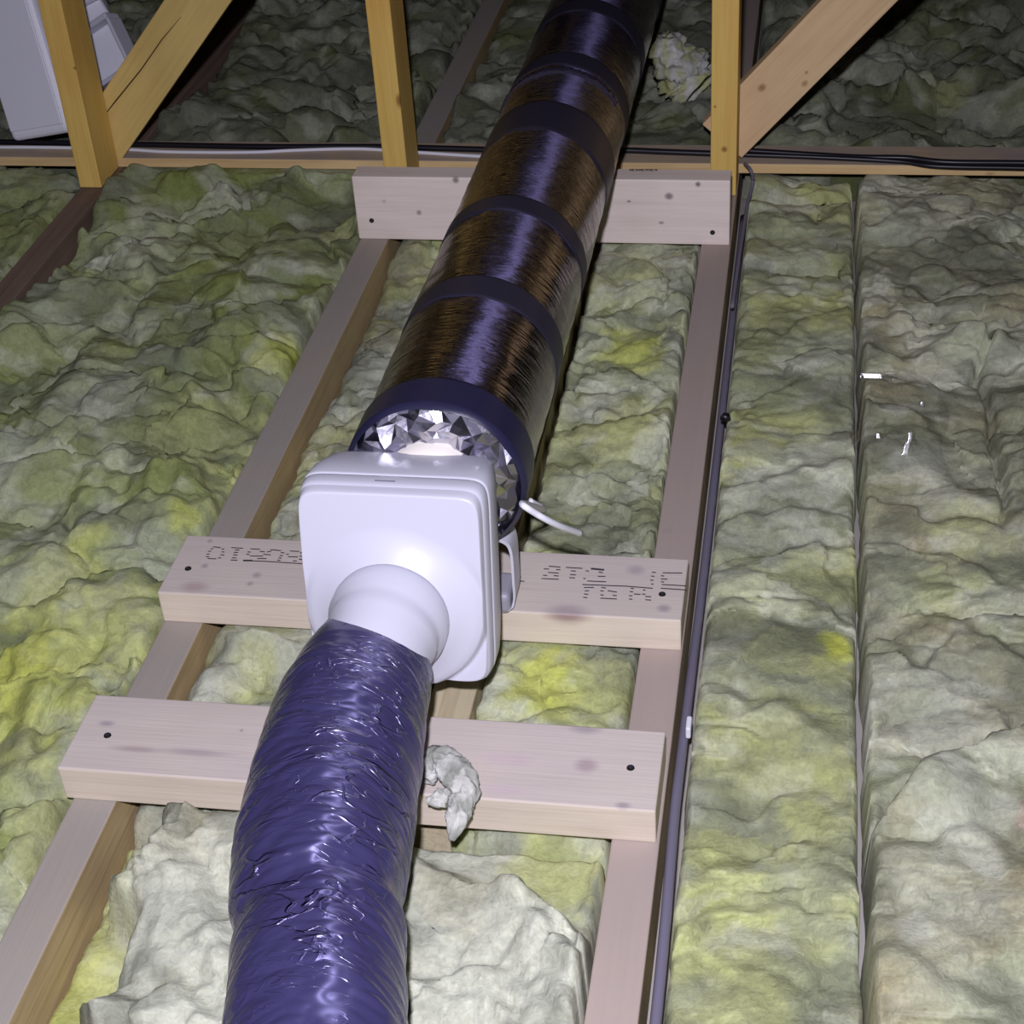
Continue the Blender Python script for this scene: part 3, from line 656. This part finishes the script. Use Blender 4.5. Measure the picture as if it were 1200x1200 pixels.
# narrow bays either side of the bearer
batt('insulation_batt', .0535, .362, -.0, 1.66, -.030, 'insulation in the bay between the grey joist and the bearer under the fan', 7, (GREY, YEL, TAN), amp=.013, cell=(10, 10), edge=(.03, .02), capz=-.006,
     bumps=[B(290, 740, .0, .07, .04, .045), B(330, 735, .0, .05, .035, .03), B(250, 790, .0, .03, .03, .02)])
batt('insulation_batt', .418, .5975, -.0, 1.66, -.016, 'bright yellow-patched insulation in the bay between the fan and the pinkish joist', 9, PALE, amp=.013, cell=(11, 11), edge=(.012, .02), capz=-.006,
     bumps=[B(770, 490, .0, .03, .05, .02), B(640, 790, -.01, .05, .04, -.005)])
bd = [at(x, y, 2, .0)[:2] for x, y in ((150, 1220), (75, 1195), (120, 1120), (142, 1075), (100, 1035), (165, 1000), (182, 955))]
bX, bY = np.array([q[0] for q in bd]), np.array([q[1] for q in bd])
ub = [at(x, y, 2, .01)[:2] for x, y in ((480, 985), (560, 1015), (620, 1020), (660, 1055), (700, 1090))]
uX, uY = np.array([q[0] for q in ub]), np.array([q[1] for q in ub])
def zlow(X, Y, Z):
    e = X-np.interp(Y, bY, bX)+.006*fbm(X*30, Y*30, 2, 5); f = sstep(-.002, .028, e)
    u = np.interp(X, uX, uY)-Y+.006*fbm(X*30, Y*30, 2, 8); g = np.where(X > .38, sstep(-.004, .04, u), 1.)
    hi = .030+(Z+.02)*1.25; lo_ = -.060+(Z+.02)*.4; lo2 = -.020+(Z+.02)*.5
    Z = np.where(X > .38, lo2+(hi-lo2)*g, hi)
    Z = lo_+(Z-lo_)*f
    ax_ = np.interp(Y, FLEX[::-1, 1], FLEX[::-1, 0]); az_ = np.interp(Y, FLEX[::-1, 1], FLEX[::-1, 2]); d = np.abs(X-ax_)
    return np.where(d < .092, np.minimum(Z, az_-np.sqrt(np.clip(.090**2-d*d, 0, 1))-.006+.004*gn(X*60, Y*60, 3)), Z)
batt('insulation_batt', .0535, .5975, -.9, -.004, -.02, 'torn whitish insulation heaped around the lower end of the blue duct', 12, (WHITE, GREY, TAN), amp=.015, cell=(6.5, 5.5), edge=(.012, .012), zfun=zlow, capz=-.006, det=1.7)
# wide batts to the right of the cable
batt('insulation_batt', .668, .8602, -.9, 1.70, -.014, 'long pale green insulation strip running beside the grey cable', 15, PALE, amp=.013, cell=(3.6, 7.5), edge=(.014, .008), lean=.9)
def crease(X, Y, Z):
    f = np.exp(-((X-1.043-.004*np.sin(Y*30))/.006)**2)*sstep(.55, .75, Y)*sstep(1.25, 1.1, Y)
    u = np.interp(X, fbX, fbY)-Y+.008*fbm(X*22, Y*22, 3, 9)
    return Z-.03*f+.040*sstep(0, .014, u)-.028*np.exp(-((u+.016)/.014)**2)*sstep(.87, .9, X)
fb_ = [at(x, y, 2, .01)[:2] for x, y in ((985, 1003), (1030, 965), (1075, 915), (1130, 880), (1200, 850), (1300, 820), (1500, 800))]
fbX, fbY = np.array([q[0] for q in fb_]), np.array([q[1] for q in fb_])
sheet = batt('insulation_batt', .8630, 1.75, -.9, 1.70, -.006, 'wide grey insulation sheet with the clear plastic scrap lying on it', 18, (np.array(lin(154, 153, 130)[:3]), PALE[0], TAN), amp=.017, cell=(4.2, 7), edge=(.012, .008), lean=.9, zfun=crease,
     bumps=[B(1090, 930, .02, .06, .05, .02)])
# bays beyond the rail: torch falloff painted in as a darker wool colour
far = [(-1.9, -.604, 'insulation behind the rail around the white tank'), (-.546, -.004, 'darker-coloured insulation behind the rail below the cracked brace'), (.054, .5965, 'darker-coloured insulation behind the rail under the black duct'), (.654, 2.3, 'dark rumpled insulation behind the rail below the pale knotty brace')]
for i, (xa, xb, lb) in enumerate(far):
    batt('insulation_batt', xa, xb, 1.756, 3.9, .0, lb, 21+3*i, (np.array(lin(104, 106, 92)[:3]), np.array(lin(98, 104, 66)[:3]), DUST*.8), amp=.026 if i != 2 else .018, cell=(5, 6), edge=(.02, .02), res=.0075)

# ---- loose tufts
def tuft(pts, rads, label, seed, colA=WHITE, colB=GREY, flat=.7, na=40, n=14):
    C = catmull(pts, n); T, Nn, Bb = frames(C); L_ = len(C)
    rr = np.interp(np.linspace(0, 1, L_), np.linspace(0, 1, len(rads)), rads)
    a = np.linspace(0, 2*np.pi, na, endpoint=False)
    I, Aa = np.meshgrid(np.arange(L_), a, indexing='ij')
    r = rr[:, None]*(1+.42*fbm(np.cos(Aa)*1.5+seed, np.sin(Aa)*1.5+I*.2, 4, seed)+.18*np.abs(gn(np.cos(Aa)*3+I*.3, np.sin(Aa)*3, seed+2)))
    V = C[:, None, :]+r[..., None]*(np.cos(Aa)[..., None]*Nn[:, None, :]+flat*np.sin(Aa)[..., None]*Bb[:, None, :])
    V = V.transpose(1, 0, 2).reshape(-1, 3); c0 = C.mean(0); c0[2] = V[:, 2].min()
    me = mesh_np(V-c0, grid_faces(na, L_, True)); me.materials.append(mins)
    f = sstep(-.3, .5, fbm(V[:, 0]*40, V[:, 1]*40, 2, seed))[:, None]; col = colA*(1-f)+colB*f
    ca = me.color_attributes.new('wool', 'FLOAT_COLOR', 'POINT'); ca.data.foreach_set('color', np.hstack([col, np.ones((len(col), 1))]).astype(np.float32).ravel())
    return tag(link('insulation_tuft', me, None, None, tuple(c0)), label, 'insulation')
tuft([at(498, 915, 2, .062), at(512, 893, 2, .068), at(535, 905, 2, .07), at(546, 930, 2, .066), at(537, 955, 2, .058), at(529, 985, 2, .045)], [.008, .018, .015, .013, .012, .003], 'white wool tuft curled over the plank beside the blue duct', 3)
tuft([at(500, 940, 2, .056), at(515, 935, 2, .058), at(530, 925, 2, .058)], [.004, .010, .004], 'small loose wool wisp under the curled white tuft', 5)
tuft([at(820, 105, 2, .03), at(800, 85, 2, .06), at(785, 60, 2, .12), at(783, 42, 2, .16)], [.05, .05, .035, .01], 'pale yellow wool clump standing beside the far end of the black duct', 8, WHITE, YEL, 1.)

# ------------------------------------------------------------------ cables
tag(cable('black_cable', [at(862, 176, 2, .026), at(900, 178, 2, .026), at(1000, 184, 2, .026), at(1060, 185, 2, .026), at(1110, 190, 2, .026), at(1200, 191, 2, .026), at(1320, 194, 2, .026), at(1500, 200, 2, .026)], .0052, M['cable_black']), 'upper black cable lying along the rail by the pale brace', 'cable', 'cables on the rail')
tag(cable('black_cable', [at(862, 181, 2, .025), at(950, 184, 2, .025), at(1050, 189, 2, .025), at(1100, 195, 2, .025), at(1200, 197, 2, .025), at(1320, 200, 2, .025), at(1500, 206, 2, .025)], .0046, M['cable_black']), 'lower black cable lying along the rail by the pale brace', 'cable', 'cables on the rail')
def on_rail(px, py, z=.0245): return at(px, py, 2, z)
tag(cable('black_cable', [on_rail(-150, 165), on_rail(0, 166.5), on_rail(150, 169), on_rail(300, 172), on_rail(440, 172), on_rail(520, 174), on_rail(600, 176), on_rail(720, 176), on_rail(780, 178), on_rail(862, 181)], .0058, M['cable_black']), 'long black cable running along the back of the rail under the duct', 'cable', 'cables on the rail')
tag(cable('white_cable', [on_rail(-150, 172, .0225), on_rail(0, 172.5, .0225), on_rail(70, 173, .0225), on_rail(145, 175, .0225), on_rail(200, 178, .0225), on_rail(290, 178.5, .0225), on_rail(350, 176, .0225), on_rail(420, 174.5, .0225), on_rail(480, 178, .0225), on_rail(560, 183, .0225), on_rail(640, 186, .0225)], .0034, M['cable_white']), 'thin white cable lying along the rail', 'cable', 'cables on the rail')
tag(cable('grey_cable', [at(873, 192, 2, .03), at(880, 200, 2, .03), at(882, 215, 2, .004), at(876, 240, 2, -.012), at(868, 290, 2, -.018), at(858, 360, 2, -.02)], .0032, M['cable_grey']), 'thin grey cable dropping off the rail behind the upright plank', 'cable')
xk = .6615
tag(cable('flat_grey_cable', [(xk+.004, -1.2, -.03), (xk+.003, -.6, -.024), (xk+.004, -.3, -.02), (xk+.003, -.1, -.016), (xk, .05, -.016), (xk, .14, -.018), (xk, .28, -.03), (xk, .5, -.05), (xk, .9, -.06), (xk, 1.3, -.062), (xk, 1.62, -.065)], .0058, mcg := M['cable_grey'], 8, None, 14), 'thick violet-grey cable running along the side of the pinkish joist', 'cable')
tag(link('cable_clip', box_mesh(.006, .022, .016, .002), M['cable_white'], None, tuple(at(803, 852, 2, -.008)+np.array((.004, 0, 0)))), 'small white cable clip beside the thick grey cable', 'clip')
tag(cable('white_cable_end', [np.array((.468, .36, .175)), np.array((.482, .372, .155)), at(612, 590, 0, .494), at(630, 603, 0, .512), at(655, 616, 0, .530), at(680, 625, 0, .545)], .0036, M['cable_white'], 12), 'short cut white cable end sticking out beside the foil', 'cable')
def knot_ball(px, py, z, r, label):
    bm = bmesh.new(); bmesh.ops.create_icosphere(bm, subdivisions=3, radius=r)
    for v in bm.verts: v.co *= 1+.25*float(gn(np.array(v.co.x/r*1.7+3), np.array(v.co.y/r*1.7+v.co.z/r), 4))
    return tag(link('plastic_plug', mesh_of(bm), M['cable_black'], None, tuple(at(px, py, 2, z)), True), label, 'plug')
knot_ball(850, 489, .004, .007, 'small black plug on the insulation edge by the pinkish joist')

# ------------------------------------------------------------------ clear plastic scrap on the insulation
mc, nt, b = new_mat('clear_film'); nt.nodes.remove(b); L = nt.links.new
tr = N(nt, 'ShaderNodeBsdfTransparent'); tr.inputs[0].default_value = (.985, .985, .99, 1); gl = N(nt, 'ShaderNodeBsdfGlossy'); gl.inputs['Roughness'].default_value = .15
mx = N(nt, 'ShaderNodeMixShader'); mx.inputs[0].default_value = .13
L(tr.outputs[0], mx.inputs[1]); L(gl.outputs[0], mx.inputs[2]); L(mx.outputs[0], nt.nodes['Material Output'].inputs[0])
c0 = at(1056, 485, 2, .02); n = 170
wv = np.empty(len(sheet.data.vertices)*3, np.float32); sheet.data.vertices.foreach_get('co', wv); wv = wv.reshape(-1, 3)+np.array(sheet.location)
wv = wv[(abs(wv[:, 0]-c0[0]) < .12) & (abs(wv[:, 1]-c0[1]) < .16)]
U, Vv = np.meshgrid(np.linspace(-.5, .5, n), np.linspace(-.5, .5, n), indexing='ij')
px_ = c0[0]+U*.125+.008*np.sin(Vv*7); py_ = c0[1]+Vv*.24+.010*np.sin(U*9)
ZZ = np.array([[wv[(wv[:, 0]-a)**2+(wv[:, 1]-b_)**2 < .018**2][:, 2].max(initial=-.01) for a, b_ in zip(r1, r2)] for r1, r2 in zip(px_, py_)])
for _ in range(160):
    Zp = np.pad(ZZ, 1, mode='edge'); ZZ = ((Zp[1:-1, 1:-1]*2+Zp[:-2, 1:-1]+Zp[2:, 1:-1]+Zp[1:-1, :-2]+Zp[1:-1, 2:])/6)
ZZ = ZZ+.005+.003*gn(U*7, Vv*7, 4)
def facet(pxl, w_, l_, skew):             # stiff crease standing up out of the film
    global ZZ
    c = at(*pxl, 2, .03); dy = py_-c[1]; dx = px_-c[0]-skew*dy
    k = np.argmin((px_-c[0])**2+(py_-c[1])**2); zc = ZZ.ravel()[k]
    ramp = np.clip(dy+l_/2, 0, l_)*1.5*sstep(l_/2+.012, l_/2, dy)
    m_ = sstep(w_+.004, w_-.001, np.abs(dx))*sstep(-l_/2-.012, -l_/2, dy)*sstep(l_/2+.02, l_/2+.01, dy)
    m_ = m_*sstep(.62, .45, np.abs(dx)/(2*w_)+.35*np.abs(gn(px_*160, py_*160, 5)))
    ZZ = ZZ*(1-m_)+(zc+ramp)*m_
facet((1026, 436), .026, .006, -.1); facet((1044, 432), .010, .004, .3); facet((1064, 519), .0055, .020, .45); facet((1030, 505), .004, .006, 0); facet((1082, 462), .004, .006, 0)
V = np.stack([px_-c0[0], py_-c0[1], ZZ-c0[2]], -1).reshape(-1, 3)
film = mesh_np(V, grid_faces(n, n)); tag(link('plastic_film_scrap', film, mc, None, tuple(c0)), 'crumpled clear plastic scrap glinting on the insulation', 'plastic film')

# ------------------------------------------------------------------ white things behind the posts
mtank = plain('tank_plastic', lin(206, 206, 216), .45)
def tapered_box(name, w_, d_, h_, taper, rnd, mat, parent, loc, rot=None):
    n = 96; secs = []
    def ring(z, s, inset=0.):
        a = np.linspace(0, 2*np.pi, n, endpoint=False)+.0001; c, s_ = np.cos(a), np.sin(a)
        hw, hd = w_/2*s-inset, d_/2*s-inset; r = (np.abs(c/hw)**7+np.abs(s_/hd)**7)**(-1/7)
        return np.stack([r*c, r*s_, np.full(n, z)], 1)
    secs = [ring(0, taper, w_*.3), ring(0, taper, rnd), ring(rnd*.3, taper, rnd*.3), ring(rnd, taper), ring(h_*.5, (1+taper)/2), ring(h_-rnd, 1), ring(h_-rnd*.3, 1, rnd*.3), ring(h_, 1, rnd), ring(h_, 1, w_*.3), ring(h_, 1, w_*.499)]
    V = np.array(secs).transpose(1, 0, 2).reshape(-1, 3)
    o = link(name, mesh_np(V, grid_faces(n, len(secs), True)), mat, None); o.parent = parent; o.location = loc
    if rot: o.rotation_euler = rot
    return o
mtank = plain('cabinet_plastic', lin(238, 238, 244), .45)
p0 = at(82, 156, 2, .065)
tk = empty('plastic_cabinet', tuple(p0)); tag(tk, 'white plastic cabinet leaning behind the post with the cracked brace', 'cabinet')
def tilted(name, sx, sy, sz, bev, mat, off):
    o = link(name, box_mesh(sx, sy, sz, bev, 3), mat); o.parent = tk; o.location = off
tilted('body', .15, .12, .60, .012, mtank, (-.075, .06, .30))
tilted('edge_strip', .010, .03, .56, .003, M['white_plastic'], (.004, .06, .31))
tilted('front_panel', .132, .006, .56, .002, mtank, (-.075, -.002, .30))
tk.rotation_euler = (math.radians(-10), math.radians(-13), math.radians(-12))
# moulded tray: floor with four raised walls, tipped up against the brace
p1 = at(130, 98, 1, 1.90)
ty_ = empty('packing_tray', tuple(p1)); tag(ty_, 'white moulded plastic tray tipped up behind the cracked brace', 'tray')
def tray_part(name, lo_, hi_, mat):
    lo_, hi_ = np.array(lo_), np.array(hi_); o = link(name, box_mesh(*(hi_-lo_), .003), mat); o.parent = ty_; o.location = tuple((lo_+hi_)/2)
tray_part('base', (-.075, 0, 0), (.075, .008, .11), mtank)
for lo_, hi_ in (((-.08, -.035, -.006), (.08, .012, .004)), ((-.08, -.035, .104), (.08, .012, .116)), ((-.082, -.035, .003), (-.074, .012, .105)), ((.074, -.035, .003), (.082, .012, .105))):
    tray_part('rim', lo_, hi_, M['white_plastic'])
ty_.rotation_euler = (math.radians(-25), math.radians(-30), 0)
p2 = at(116, 22, 1, 1.99)
bx2 = empty('small_white_box', tuple(p2)); tag(bx2, 'small white box resting above the tipped plastic tray', 'box')
tapered_box('body', .06, .06, .05, 1., .006, mtank, bx2, (0, 0, 0)); tapered_box('lid', .066, .066, .014, 1., .003, M['white_plastic'], bx2, (0, 0, .048))
bx2.rotation_euler = (math.radians(8), math.radians(-20), math.radians(20))
